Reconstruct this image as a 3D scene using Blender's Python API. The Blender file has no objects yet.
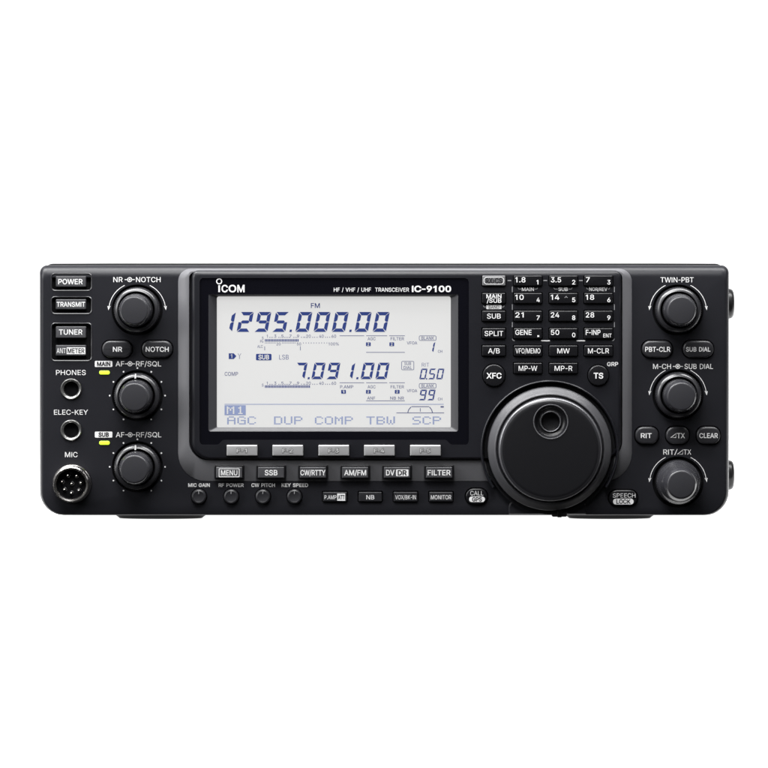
import bpy, bmesh, math, random
from mathutils import Vector, geometry
random.seed(4)
PI = math.pi
S = 0.00046            # metres per photo pixel on the plane of the front panel (the set is 315 mm wide)
GZ = 520.4             # photo row of the table surface
VX, VY, DIST = 395.0, 262.0, 1.6

# ------------------------------------------------------------------ camera, world, lamps, exposure
sc = bpy.context.scene
C = sc.collection
cam = bpy.data.objects.new('camera', bpy.data.cameras.new('camera')); C.objects.link(cam)
cam.location = ((VX-384)*S, -DIST, (GZ-VY)*S)
cam.rotation_euler = (PI/2, 0, 0)
cam.data.sensor_width = 36
cam.data.lens = 36*DIST/(768*S)
cam.data.shift_x = (384-VX)/768
cam.data.shift_y = -(384-VY)/768
cam.data.clip_start = 0.05; cam.data.clip_end = 50
sc.camera = cam
w = bpy.data.worlds.new('World'); sc.world = w; w.use_nodes = True
w.node_tree.nodes['Background'].inputs[0].default_value = (1, 1, 1, 1)
w.node_tree.nodes['Background'].inputs[1].default_value = 0.03
sc.view_settings.view_transform = 'Standard'; sc.view_settings.look = 'None'
sc.view_settings.exposure = 0; sc.view_settings.gamma = 1
def area(name, loc, target, sx, sy, power):
    l = bpy.data.lights.new(name, 'AREA'); l.shape = 'RECTANGLE'; l.size = sx; l.size_y = sy; l.energy = power
    o = bpy.data.objects.new(name, l); C.objects.link(o); o.location = loc
    o.rotation_euler = (Vector(target)-Vector(loc)).to_track_quat('-Z', 'Y').to_euler()
    return o
area('softbox_overhead', (-0.45, -0.42, 0.95), (0, 0, 0.1), 1.3, 0.4, 17)
area('highlight_strip_top', (0.0, -0.10, 0.62), (0, -0.03, 0.1), 1.2, 0.16, 12)  # added to put a strong highlight on upward-facing bevels
area('softbox_near', (0.0, -0.38, 0.46), (0, 0, 0.06), 0.22, 0.14, 1.1)
area('softbox_left', (-1.0, -0.50, 0.42), (0, 0, 0.06), 0.4, 0.6, 7.5)
area('softbox_right', (1.1, -0.7, 0.6), (0, 0, 0.06), 0.4, 0.5, 0.5)
area('fill_front', (0.1, -1.3, 1.1), (0, 0, 0.05), 0.7, 0.4, 5)  # added frontal fill for the panel's top-to-bottom gradient

# ------------------------------------------------------------------ materials
def srgb(r, g, b):
    f = lambda c: (c/255/12.92) if c/255 <= .04045 else ((c/255+.055)/1.055)**2.4
    return (f(r), f(g), f(b), 1)
M = {}
def mat(name, col, rough=.5, metal=0, spec=.5, emit=None, es=0, bump=0, bscale=3000, rvar=0, coat=0):
    m = bpy.data.materials.new(name); m.use_nodes = True
    nt = m.node_tree; b = nt.nodes['Principled BSDF']
    b.inputs['Base Color'].default_value = tuple(col)[:3]+(1,)
    b.inputs['Roughness'].default_value = rough; b.inputs['Metallic'].default_value = metal
    b.inputs['Specular IOR Level'].default_value = spec
    b.inputs['Coat Weight'].default_value = coat; b.inputs['Coat Roughness'].default_value = .12
    if emit:
        b.inputs['Emission Color'].default_value = tuple(emit)[:3]+(1,); b.inputs['Emission Strength'].default_value = es
    if bump or rvar:
        tc = nt.nodes.new('ShaderNodeTexCoord')
        n = nt.nodes.new('ShaderNodeTexNoise'); n.inputs['Scale'].default_value = bscale; n.inputs['Detail'].default_value = 3
        nt.links.new(tc.outputs['Object'], n.inputs['Vector'])
        if bump:
            bp = nt.nodes.new('ShaderNodeBump'); bp.inputs['Strength'].default_value = bump; bp.inputs['Distance'].default_value = .0001
            nt.links.new(n.outputs['Fac'], bp.inputs['Height']); nt.links.new(bp.outputs['Normal'], b.inputs['Normal'])
        if rvar:
            n2 = nt.nodes.new('ShaderNodeTexNoise'); n2.inputs['Scale'].default_value = 60; n2.inputs['Detail'].default_value = 5
            nt.links.new(tc.outputs['Object'], n2.inputs['Vector'])
            r = nt.nodes.new('ShaderNodeMapRange')
            r.inputs['To Min'].default_value = rough-rvar; r.inputs['To Max'].default_value = rough+rvar
            nt.links.new(n2.outputs['Fac'], r.inputs['Value']); nt.links.new(r.outputs['Result'], b.inputs['Roughness'])
    M[name] = m; return m
mat('panel', (.0125, .0127, .0160), .38, spec=.31, bump=.2, bscale=2600, rvar=.04)
mat('bezel', (.0085, .0087, .0115), .36, spec=.36, bump=.12, bscale=2600, rvar=.04)
mat('case', (.010, .010, .011), .55, spec=.3, bump=.5, bscale=1800)
mat('gunmetal', (.118, .118, .126), .45, spec=.5, bump=.3, bscale=2600, rvar=.05)
mat('well', (.003, .003, .004), .7, spec=.15)  # near-black for recesses and gaps; their shade is put into the colour
mat('gloss', (.0035, .0035, .0055), .12, spec=.28)
mat('frame', (.032, .032, .036), .45, spec=.5, bump=.15)
mat('button', (.020, .020, .023), .36, spec=.5, bump=.15)
mat('keycap', (.0065, .0065, .008), .3, spec=.5)
mat('graybutton', (.060, .060, .065), .4, spec=.5)
mat('menubutton', (.075, .075, .08), .4, spec=.5)
mat('lightbutton', (.14, .14, .145), .4, spec=.5)
mat('silver', (.38, .38, .385), .36, metal=.35, bump=.1)
mat('knob', (.020, .020, .023), .30, spec=.8, bump=.08)
mat('knobcap', (.026, .026, .030), .22, spec=1.0)
mat('knobface', (.023, .023, .027), .42, spec=.5, bump=.25)
mat('dialring', (.056, .056, .061), .42, metal=.0, spec=.5, bump=.3, bscale=2200, rvar=.04)
mat('dialface', (.0058, .0058, .0072), .36, spec=.42, bump=.25)
mat('dialedge', (.16, .16, .17), .25, metal=.5)
mat('chrome', (.62, .60, .58), .2, metal=1)
mat('jackring', (.21, .21, .205), .3, metal=.8)
mat('brass', (.75, .72, .66), .2, metal=1)
mat('rubber', (.005, .005, .005), .35, spec=.22)
mat('bumper', (.010, .010, .011), .35, spec=.4)
mat('print', (.72, .72, .72), .55, spec=.2)
mat('printgray', (.26, .26, .27), .55, spec=.2)
mat('inkdark', (.012, .012, .014), .5, spec=.2)
mat('lcd', (.14, .14, .14), .4, spec=.2, emit=srgb(217, 217, 216), es=.83)
mat('lcdblue', (.020, .034, .13), .5, spec=.1, emit=(.018, .03, .12), es=.3)
mat('lcdsoft', (.07, .08, .15), .5, spec=.1, emit=(.08, .09, .16), es=.3)
mat('lcdpixel', (.15, .18, .29), .5, spec=.1, emit=(.15, .18, .29), es=.45)
mat('led', (.4, .7, .05), .3, emit=srgb(205, 232, 50), es=.95)
mat('sweep', (.8, .8, .8), .9, spec=0, emit=(1, 1, 1), es=1.0)  # white by its own emission, added to keep the surroundings free of shadow

# ------------------------------------------------------------------ mesh builder, in photo pixels: x right, y down, d towards the viewer
ORG = {}
def W(p): return Vector(((p[0]-384)*S, -p[2]*S, (GZ-p[1])*S))
def un(px, py, d):      # the point at protrusion d that is seen at this photo pixel
    k = 1-d*S/DIST
    return VX+(px-VX)*k, VY+(py-VY)*k
def rrect(x0, y0, x1, y1, r=1, n=6):
    if not isinstance(r, (tuple, list)): r = (r,)*4      # tl tr br bl
    pts = []
    for (cx, cy, rr, a0) in ((x0+r[0], y0+r[0], r[0], 180), (x1-r[1], y0+r[1], r[1], 270), (x1-r[2], y1-r[2], r[2], 0), (x0+r[3], y1-r[3], r[3], 90)):
        for i in range(n+1):
            a = math.radians(a0+90*i/n)
            pts.append((cx+rr*math.cos(a), cy+rr*math.sin(a)))
    return pts
def circ(cx, cy, r, n=48): return [(cx+r*math.cos(2*PI*i/n), cy+r*math.sin(2*PI*i/n)) for i in range(n)]
def inside(p, poly):
    x, y = p; c = False; j = len(poly)-1
    for i in range(len(poly)):
        xi, yi = poly[i]; xj, yj = poly[j]
        if (yi > y) != (yj > y) and x < (xj-xi)*(y-yi)/(yj-yi)+xi: c = not c
        j = i
    return c
# letter outlines (advance, contours), thousandths of the letter size; filled with the nonzero rule
GLYPH = {
"A":[480,[[16,0,201,509,276,509,463,0,395,0,287,302,264,372,232,478,245,478,213,371,191,302,85,0],[110,142,110,199,370,199,370,142]]],
"B":[456,[[60,0,60,509,241,509,290,504,329,491,359,470,381,442,394,410,398,374,395,344,387,320,373,301,356,286,315,267,315,262,339,257,363,245,385,227,402,203,414,173,418,136,414,100,400,67,377,39,344,18,301,4,247,0],[125,57,245,57,296,63,330,80,349,106,355,137,352,162,342,184,327,203,306,218,280,228,248,231,125,231],[125,285,238,285,264,288,288,296,308,309,323,326,333,348,336,372,330,404,313,429,283,446,240,452,125,452]]],
"C":[510,[[267,-7,205,1,150,25,104,63,70,115,48,179,40,254,48,329,70,393,104,445,150,484,205,508,267,516,305,513,340,504,373,490,402,471,427,447,448,418,463,385,473,348,408,348,389,395,357,428,315,449,267,456,223,450,184,432,150,404,125,364,109,314,103,254,109,195,125,145,151,105,184,76,223,59,267,53,315,60,357,81,389,114,408,160,473,160,464,124,448,91,428,62,402,38,373,18,341,5,305,-4]]],
"D":[502,[[219,0,96,0,96,57,215,57,272,63,318,81,354,110,379,149,394,198,399,255,394,312,379,361,354,399,320,428,275,446,221,452,93,452,93,509,225,509,294,501,353,478,399,441,433,391,455,329,462,255,455,181,433,119,398,68,351,31,291,8],[125,509,125,0,60,0,60,509]]],
"E":[419,[[60,0,60,509,372,509,372,452,125,452,125,286,355,286,355,229,125,229,125,57,375,57,375,0]]],
"F":[410,[[60,0,60,509,369,509,369,452,125,452,125,278,346,278,346,221,125,221,125,0]]],
"G":[520,[[269,-7,205,1,149,25,103,64,69,116,47,180,40,254,47,329,69,393,103,445,149,484,203,508,265,516,304,513,340,504,374,489,403,469,429,445,449,416,464,384,474,349,408,349,387,393,356,427,315,448,265,456,222,450,183,432,150,404,125,364,109,314,103,254,109,195,125,145,151,105,184,76,224,59,269,53,309,58,345,71,374,93,396,123,410,160,415,202,434,199,283,199,283,256,478,256,478,200,471,141,451,91,419,50,377,19,326,0]]],
"H":[517,[[60,0,60,509,125,509,125,289,392,289,392,509,457,509,457,0,392,0,392,232,125,232,125,0]]],
"I":[300,[[31,0,31,57,118,57,118,452,31,452,31,509,269,509,269,452,183,452,183,57,269,57,269,0]]],
"K":[467,[[104,145,104,216,139,261,174,303,212,344,364,509,448,509,231,276],[60,0,60,509,125,509,125,334,124,225,125,193,125,0],[372,0,188,259,228,309,449,0]]],
"L":[393,[[60,0,60,509,125,509,125,57,361,57,361,0]]],
"M":[628,[[60,0,60,509,152,509,277,187,287,159,299,123,311,84,322,49,307,49,318,83,330,121,342,158,352,187,476,509,568,509,568,0,504,0,504,291,504,327,505,369,506,413,507,457,513,457,498,409,482,363,467,322,456,291,342,0,286,0,170,291,159,321,145,361,129,408,112,457,119,457,120,416,121,372,122,328,122,291,122,0]]],
"N":[523,[[60,0,60,509,136,509,343,183,363,151,388,107,414,55,405,54,401,108,399,157,399,195,399,509,463,509,463,0,387,0,202,290,177,331,148,381,108,452,119,454,122,384,124,328,125,291,125,0]]],
"O":[533,[[267,-7,205,1,150,25,105,63,70,115,48,179,40,254,48,329,70,393,105,445,150,484,205,508,267,516,329,508,384,484,429,445,464,393,486,329,493,254,486,179,464,115,429,63,384,25,329,1],[267,53,310,59,349,76,383,104,408,144,425,194,430,254,425,315,408,365,383,404,349,433,310,450,267,456,223,450,184,433,151,404,125,364,109,314,103,254,109,194,125,144,151,105,184,76,223,59]]],
"P":[445,[[60,0,60,509,235,509,289,504,332,487,366,462,390,430,404,391,409,348,404,304,390,265,366,233,332,207,289,191,235,186,109,186,109,242,233,242,269,246,297,256,318,272,333,294,342,320,344,348,342,376,333,402,318,423,297,439,268,449,232,452,125,452,125,0]]],
"Q":[533,[[245,159,313,159,369,85,384,65,468,-48,401,-48,346,27,331,46],[267,-7,205,1,150,25,105,63,70,115,48,179,40,254,48,329,70,393,105,445,150,484,205,508,267,516,329,508,384,484,429,445,464,393,486,329,493,254,486,179,464,115,429,63,384,25,329,1],[267,53,310,59,349,76,383,104,408,144,425,194,430,254,425,315,408,365,383,404,349,433,310,450,267,456,223,450,184,433,151,404,125,364,109,314,103,254,109,194,125,144,151,105,184,76,223,59]]],
"R":[449,[[60,0,60,509,236,509,289,504,333,489,367,465,390,433,404,395,409,352,404,309,390,271,367,240,333,217,289,203,236,198,96,198,96,255,234,255,269,258,298,267,319,281,334,300,342,324,345,352,342,380,334,405,319,425,298,440,269,449,233,452,125,452,125,0],[353,0,230,229,303,229,428,0]]],
"S":[447,[[224,-9,172,-4,128,9,91,31,64,60,46,96,38,137,104,137,110,110,123,88,142,71,166,59,224,49,257,52,286,60,310,74,329,92,342,114,346,139,342,161,332,179,296,205,245,222,184,239,128,261,86,289,60,326,52,372,58,413,75,448,102,476,138,498,180,512,227,516,274,512,316,498,351,476,377,449,394,415,401,378,337,378,327,412,302,437,267,453,225,459,194,456,167,448,145,435,129,418,119,398,115,376,119,352,131,334,169,308,212,293,264,279,312,264,359,238,395,198,405,171,408,139,403,99,386,64,360,34,323,11,278,-4]]],
"T":[449,[[32,452,32,509,417,509,417,452,257,452,257,0,193,0,193,452]]],
"U":[517,[[259,-8,203,-2,154,15,114,43,85,80,66,124,60,173,60,509,124,509,124,178,128,144,141,113,161,88,187,68,220,56,259,52,298,56,331,68,357,88,377,113,389,144,393,178,393,509,457,509,457,173,451,124,433,80,403,43,363,15,315,-2]]],
"V":[480,[[204,0,16,509,84,509,192,206,215,137,248,31,235,31,267,138,290,206,395,509,463,509,278,0]]],
"X":[474,[[18,0,217,284,217,236,29,509,104,509,178,400,204,361,223,329,243,292,232,292,252,329,272,361,298,400,374,509,446,509,259,239,259,287,456,0,382,0,292,129,268,165,250,195,230,231,244,231,225,196,206,166,182,129,91,0]]],
"W":[686,[[155,0,16,509,82,509,163,196,175,145,187,94,197,40,189,40,200,94,211,145,224,196,306,509,380,509,462,196,474,145,486,94,497,40,488,40,499,94,510,145,523,196,603,509,670,509,530,0,455,0,368,323,351,391,336,475,350,475,335,395,318,323,230,0]]],
"Y":[472,[[203,0,203,208,16,509,91,509,192,344,222,292,250,230,224,230,251,293,280,344,381,509,455,509,268,208,268,0]]],
"Z":[438,[[42,0,42,46,273,385,306,431,341,476,348,454,285,452,223,452,40,452,40,509,397,509,397,462,169,129,134,81,97,33,90,54,152,57,214,57,399,57,399,0]]],
"0":[453,[[227,-7,174,1,130,24,95,62,69,113,53,178,48,254,53,330,69,395,95,447,130,484,174,508,227,516,279,508,323,484,358,447,384,395,400,330,405,254,400,178,384,113,358,62,323,24,279,1],[227,50,262,56,290,74,313,103,330,144,340,194,344,254,340,314,330,365,313,405,290,435,262,454,227,460,192,454,163,435,140,405,123,365,113,314,109,254,113,194,123,144,140,103,163,74,192,56]]],
"1":[453,[[76,0,76,55,391,55,391,0],[276,509,276,0,212,0,212,448,86,358,86,427,198,509]]],
"2":[453,[[64,0,64,47,234,229,282,282,311,327,320,371,317,397,308,419,293,436,273,449,224,460,196,457,172,447,153,433,139,413,130,390,127,362,66,362,71,405,86,442,111,473,143,496,181,511,225,516,268,511,306,497,337,474,361,445,376,411,381,372,371,318,336,259,267,180,153,60,389,57,389,0]]],
"3":[453,[[218,-7,173,-3,133,10,98,30,70,57,52,92,44,132,109,132,115,107,126,87,143,71,165,59,219,50,248,52,275,61,298,74,315,93,325,116,329,145,326,172,316,196,299,217,275,234,242,244,201,248,157,248,157,299,288,448,288,452,70,452,70,509,372,509,372,461,211,278,211,289,264,288,308,276,344,253,371,222,388,185,393,145,387,103,370,66,344,35,309,12,266,-2]]],
"4":[453,[[40,105,40,158,247,509,311,509,109,166,413,163,413,105],[282,0,282,121,282,146,282,318,343,318,343,0]]],
"5":[453,[[221,-7,178,-2,140,11,108,32,83,60,67,93,60,130,122,130,127,108,138,89,173,60,221,50,250,54,276,64,298,81,314,104,324,132,328,162,324,193,314,221,297,244,275,262,248,273,218,277,167,268,128,246,67,253,96,509,366,509,366,452,151,452,134,301,178,325,229,334,263,330,294,321,321,306,345,285,364,260,379,231,388,198,391,163,386,116,369,76,343,41,309,15,268,-1]]],
"6":[453,[[226,-7,182,-2,142,15,109,40,84,74,69,115,64,162,68,199,80,239,137,340,252,509,322,509,151,261,145,261,165,288,196,307,235,314,278,309,316,295,347,271,370,240,384,202,389,157,384,112,368,73,343,39,310,14,271,-2],[226,48,254,52,279,63,299,79,314,101,324,128,327,157,324,187,314,213,299,235,279,251,254,262,226,265,198,262,174,252,154,236,138,214,128,188,125,158,128,128,138,102,154,80,174,63,198,52]]],
"7":[453,[[97,0,323,448,323,452,62,452,62,509,391,509,391,449,165,0]]],
"8":[453,[[226,-7,178,-2,136,11,100,33,74,62,57,96,52,135,55,166,65,195,81,220,101,241,125,256,153,265,119,282,93,308,76,342,70,380,75,417,90,450,114,477,146,498,183,512,226,516,269,512,306,498,337,477,361,450,377,417,382,380,376,342,359,308,333,282,300,267,327,256,351,241,371,220,387,195,397,166,401,135,395,96,378,62,352,33,317,11,274,-2],[226,49,258,52,285,60,307,74,323,91,333,114,337,139,333,166,322,189,306,208,283,223,256,232,226,235,196,232,169,223,146,208,130,189,119,166,115,139,119,114,129,91,145,74,167,60,195,52],[226,290,274,300,293,313,307,330,316,351,319,376,316,400,308,420,294,437,275,449,252,457,226,460,177,449,158,437,145,420,136,400,133,376,136,351,145,330,158,313,178,300]]],
"9":[453,[[226,516,271,510,310,494,343,468,368,434,384,394,389,347,385,310,373,270,350,224,315,168,200,0,130,0,301,248,307,248,287,221,257,202,218,195,174,200,137,214,106,237,83,269,69,307,64,352,69,397,85,436,110,469,143,494,182,510],[226,460,198,457,174,446,154,430,138,407,128,381,125,352,128,322,138,295,154,273,174,257,198,247,226,243,254,247,279,257,299,273,314,295,324,321,327,350,324,381,314,407,299,430,279,446,254,457]]],
"/":[249,[[235,533,71,-76,14,-76,178,533]]],
".":[188,[[95,-4,78,-1,63,9,53,24,50,41,53,59,63,73,78,83,95,87,113,83,128,73,138,59,141,41,138,24,128,9,113,-1]]],
"-":[453,[[337,244,337,188,114,188,114,244]]],
"%":[676,[[175,283,146,286,121,297,100,314,86,335,78,360,75,388,75,412,78,440,87,464,101,486,121,503,146,513,175,517,206,513,230,503,250,486,264,464,273,440,276,412,276,388,273,360,264,335,250,314,230,297,205,286],[175,327,198,332,212,346,220,366,223,388,223,412,221,434,213,454,198,468,175,473,153,468,138,454,130,434,127,412,127,388,130,366,138,346,153,332],[501,-10,471,-6,446,5,426,21,412,43,403,68,400,95,400,120,403,147,412,172,427,194,447,210,472,221,501,225,531,221,556,210,576,194,590,172,601,120,601,95,598,68,589,43,575,21,555,5,531,-6],[501,35,523,40,538,53,546,72,549,95,549,120,546,142,538,162,524,176,501,180,479,176,464,162,456,142,453,120,453,95,456,72,464,53,479,40],[132,0,482,509,540,509,191,0]]],
"\u203a":[264,[[26,49,159,209,26,369,96,369,231,209,96,49]]],
"J":[396,[[185,-7,143,-3,106,11,75,33,52,63,38,100,33,145,33,173,98,173,98,145,104,104,122,74,149,56,185,50,220,56,248,74,266,104,272,145,272,509,336,509,336,145,331,100,317,63,294,33,263,11,227,-3]]],
"o":[415,[[207,-8,159,-2,117,16,82,46,56,85,39,133,34,187,39,243,56,291,82,330,117,360,159,378,207,384,256,378,299,360,334,330,359,291,376,243,381,187,376,133,359,85,334,46,299,16,256,-2],[207,46,242,51,270,66,292,88,307,117,316,151,319,187,316,224,307,258,292,287,270,310,242,325,207,330,173,325,145,310,124,287,108,258,99,224,96,187,99,151,108,117,124,88,145,66,173,51]]]}

CAP = .509
GLYPH['I'] = [185, [[60, 0, 60, 509, 125, 509, 125, 0]]]
GLYPH['1'] = [400, [[190, 0, 190, 428, 85, 360, 85, 428, 200, 509, 256, 509, 256, 0]]]
GLYPH['-'] = [310, [[50, 195, 50, 255, 260, 255, 260, 195]]]
_gc = {}
def glyph(ch, bold):
    k = (ch, bold)
    if k in _gc: return _gc[k]
    loops = []
    for L in GLYPH[ch][1]:
        P = [(L[i]/1000, L[i+1]/1000) for i in range(0, len(L), 2)]; n = len(P)
        if bold:
            Q = []
            for i in range(n):
                a, p, c = P[i-1], P[i], P[(i+1) % n]
                e1 = Vector((p[0]-a[0], p[1]-a[1])).normalized(); e2 = Vector((c[0]-p[0], c[1]-p[1])).normalized()
                n1 = Vector((-e1.y, e1.x)); n2 = Vector((-e2.y, e2.x)); m = n1+n2
                if m.length < .1: m = n1
                m = m.normalized(); q = m*(bold/max(.5, m.dot(n1)))
                Q.append((p[0]+q.x, p[1]+q.y))
            P = Q
        loops.append(P)
    vs = []; ed = []
    for L in loops:
        o = len(vs); vs += [Vector(p) for p in L]; ed += [(o+i, o+(i+1) % len(L)) for i in range(len(L))]
    ov, oe, of, *_ = geometry.delaunay_2d_cdt(vs, ed, [], 0, 1e-6)
    def wind(x, y):
        w_ = 0
        for L in loops:
            for i in range(len(L)):
                (ax, ay), (bx, by) = L[i-1], L[i]
                if (ay > y) != (by > y) and x < (bx-ax)*(y-ay)/(by-ay)+ax: w_ += 1 if by > ay else -1
        return w_
    fs = [tuple(f) for f in of if wind(sum(ov[i].x for i in f)/len(f), sum(ov[i].y for i in f)/len(f)) != 0]
    _gc[k] = ([(v.x, v.y) for v in ov], fs); return _gc[k]
def font_mesh(s, bold):
    vs = []; fs = []; x = 0
    for ch in s:
        if ch == ' ': x += .26; continue
        v, f = glyph(ch, bold); o = len(vs)
        vs += [(p[0]+x, p[1]) for p in v]; fs += [tuple(i+o for i in q) for q in f]; x += GLYPH[ch][0]/1000
    return vs, fs
class MB:
    def __init__(s): s.v = []; s.f = []; s.m = []; s.flat = []; s.mats = []
    def mi(s, m):
        if m not in s.mats: s.mats.append(m)
        return s.mats.index(m)
    def add(s, vs, fs, m, flat=False):
        o = len(s.v); s.v += vs; k = s.mi(m)
        for f in fs: s.f.append(tuple(i+o for i in f)); s.m.append(k); s.flat.append(flat)
    def loft(s, rings, m, front=True, back=True, frontmat=None):   # rings: (list of xy, d)
        n = len(rings[0][0]); vs = []
        for pts, d in rings: vs += [(p[0], p[1], d) for p in pts]
        fs = []
        for k in range(len(rings)-1):
            for i in range(n):
                j = (i+1) % n
                fs.append((k*n+i, k*n+j, (k+1)*n+j, (k+1)*n+i))
        s.add(vs, fs, m)
        if front: s.ngon([(p[0], p[1]) for p in rings[-1][0]], rings[-1][1], frontmat or m)
        if back: s.ngon(rings[0][0], rings[0][1], m)
        return s
    def ngon(s, pts, d, m): s.add([(p[0], p[1], d) for p in pts], [tuple(range(len(pts)))], m, True); return s
    def rbox(s, x0, y0, x1, y1, r, d0, d1, bev, m, frontmat=None, ky=1.0, back=False):
        rr = r if isinstance(r, (tuple, list)) else (r,)*4
        R = [(rrect(x0, y0, x1, y1, rr), d0), (rrect(x0, y0, x1, y1, rr), d1-bev)]
        for k in (1, 2, 3, 4):
            a = k/4*PI/2; e = bev*(1-math.cos(a))
            R.append((rrect(x0+e, y0+e*ky, x1-e, y1-e*ky, tuple(max(.05, q-e*.7) for q in rr)), d1-bev+bev*math.sin(a)))
        return s.loft(R, m, True, back, frontmat)
    def lathe(s, cx, cy, prof, m, n=72, teeth=None, cap=None):   # prof (r,d[,mat]); teeth(r,d)->amp
        rings = []
        for q in prof:
            r, d = q[0], q[1]; am = teeth(r, d) if teeth else 0
            rings.append([(cx+(r+(am if i % 2 else -am))*math.cos(2*PI*i/n), cy+(r+(am if i % 2 else -am))*math.sin(2*PI*i/n), d) for i in range(n)])
        for k in range(len(rings)-1):
            mm = prof[k+1][2] if len(prof[k+1]) > 2 else m
            s.add(rings[k]+rings[k+1], [(i, (i+1) % n, n+(i+1) % n, n+i) for i in range(n)], mm)
        if cap is not False: s.ngon([(p[0], p[1]) for p in rings[-1]], prof[-1][1], cap or (prof[-1][2] if len(prof[-1]) > 2 else m))
        return s
    def lathe_arc(s, cx, cy, prof, m, a0, a1, n=96):
        for k in range(len(prof)-1):
            vs = []
            for r, d in (prof[k], prof[k+1]):
                for i in range(n+1):
                    a = math.radians(a0+(a1-a0)*i/n); vs.append((cx+r*math.cos(a), cy+r*math.sin(a), d))
            s.add(vs, [(i, i+1, n+2+i, n+1+i) for i in range(n)], m)
        for i in (0, n):
            a = math.radians(a0+(a1-a0)*i/n); s.add([(cx+r*math.cos(a), cy+r*math.sin(a), d) for r, d in prof], [tuple(range(len(prof)))], m, True)
        return s
    def plate(s, outer, holes, d, m, wall=0, wallmat=None, floor=True):
        loops = [outer]+[h if isinstance(h[0], tuple) else h[0] for h in holes]
        vs = []; ed = []
        for L in loops:
            o = len(vs); vs += [Vector(p) for p in L]; ed += [(o+i, o+(i+1) % len(L)) for i in range(len(L))]
        ov, oe, of, *_ = geometry.delaunay_2d_cdt(vs, ed, [], 0, 1e-5)
        fs = []
        for f in of:
            c = (sum(ov[i].x for i in f)/len(f), sum(ov[i].y for i in f)/len(f))
            if inside(c, outer) and not any(inside(c, h) for h in loops[1:]): fs.append(tuple(f))
        s.add([(v.x, v.y, d) for v in ov], fs, m, True)
        if wall:
            for h in loops[1:]:
                s.loft([(h, d-wall), (h, d)], wallmat or m, front=False, back=floor)
        return s
    def text(s, t, x0, x1, yc, cap, d, m='print', bold=0.0, slant=0):
        vs, fs = font_mesh(t, bold)
        a = min(v[0] for v in vs); b = max(v[0] for v in vs)
        kx = (x1-x0)/(b-a); ky = cap/CAP; yb = yc+cap/2
        s.add([(x0+(v[0]-a)*kx+slant*v[1]*ky, yb-v[1]*ky, d) for v in vs], fs, m, True); return s
    def rect(s, x0, y0, x1, y1, d, m='print'): return s.ngon([(x0, y0), (x1, y0), (x1, y1), (x0, y1)], d, m)
    def pill(s, x0, y0, x1, y1, r, d, m='print'): return s.ngon(rrect(x0, y0, x1, y1, r), d, m)
    def stroke(s, pts, wd, d, m='print', closed=False):
        n = len(pts); L = []; R = []
        for i in range(n):
            if closed: a, b = pts[i-1], pts[(i+1) % n]
            else: a, b = pts[max(i-1, 0)], pts[min(i+1, n-1)]
            dx, dy = b[0]-a[0], b[1]-a[1]; l = math.hypot(dx, dy) or 1
            nx, ny = -dy/l*wd/2, dx/l*wd/2
            L.append((pts[i][0]+nx, pts[i][1]+ny, d)); R.append((pts[i][0]-nx, pts[i][1]-ny, d))
        e = n if closed else n-1
        s.add(L+R, [(i, (i+1) % n, n+(i+1) % n, n+i) for i in range(e)], m, True); return s
    def build(s, name, parent=None, recalc=True, sharp=32):
        P = [W(p) for p in s.v]
        lo = Vector([min(p[i] for p in P) for i in range(3)]); hi = Vector([max(p[i] for p in P) for i in range(3)])
        c = (lo+hi)/2
        me = bpy.data.meshes.new(name)
        me.from_pydata([p-c for p in P], [], s.f)
        for m in s.mats: me.materials.append(M[m])
        for p, k, fl in zip(me.polygons, s.m, s.flat): p.material_index = k; p.use_smooth = not fl
        if recalc:
            bm = bmesh.new(); bm.from_mesh(me)
            bmesh.ops.remove_doubles(bm, verts=bm.verts, dist=1e-7)
            bmesh.ops.recalc_face_normals(bm, faces=bm.faces); bm.to_mesh(me); bm.free()
        me.set_sharp_from_angle(angle=math.radians(sharp))
        o = bpy.data.objects.new(name, me); C.objects.link(o)
        ORG[o.name] = c
        if parent: o.parent = parent; o.location = c-ORG[parent.name]
        else: o.location = c
        return o

# ------------------------------------------------------------------ the setting: added white backdrop and slab, glowing by their material
me = bpy.data.meshes.new('backdrop')
prof = [(.9, -1.2), (1.6, -1.05), (1.9, -.75), (2.0, -.3), (2.0, 2.4)]
vs = []
for (y, z) in prof: vs += [(-2.5, y, z), (2.5, y, z)]
me.from_pydata(vs, [], [(2*i, 2*i+1, 2*i+3, 2*i+2) for i in range(len(prof)-1)])
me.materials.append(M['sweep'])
bd = bpy.data.objects.new('backdrop', me); C.objects.link(bd); bd['kind'] = 'structure'
# added table top, self-glowing so no contact shadow shows: a 10 mm slab
bm = bmesh.new(); bmesh.ops.create_cube(bm, size=1)
for v in bm.verts: v.co = Vector((v.co.x*2.4, v.co.y*.72+.3645, v.co.z*.01-.005))
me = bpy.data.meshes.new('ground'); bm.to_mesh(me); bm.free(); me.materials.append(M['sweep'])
gd = bpy.data.objects.new('ground', me); C.objects.link(gd); gd['kind'] = 'structure'

# ------------------------------------------------------------------ the radio
radio = bpy.data.objects.new('radio_transceiver', None); C.objects.link(radio)
radio.location = (0, .16, 0); ORG[radio.name] = Vector((0, .16, 0))
radio['label'] = 'black desktop radio transceiver with large tuning dial and backlit frequency display on a white surface'
radio['category'] = 'radio'

# case behind the front panel
b = MB()
b.loft([(rrect(44, 264.3, 724, 507, (7, 7, 25, 25)), -746), (rrect(43, 263.6, 725, 508, (8, 8, 26, 26)), -742), (rrect(43, 263.6, 725, 508, (8, 8, 26, 26)), -17), (rrect(44, 264.2, 724, 507, (8, 8, 25, 25)), -15)], 'case')
b.build('case', radio)
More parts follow.
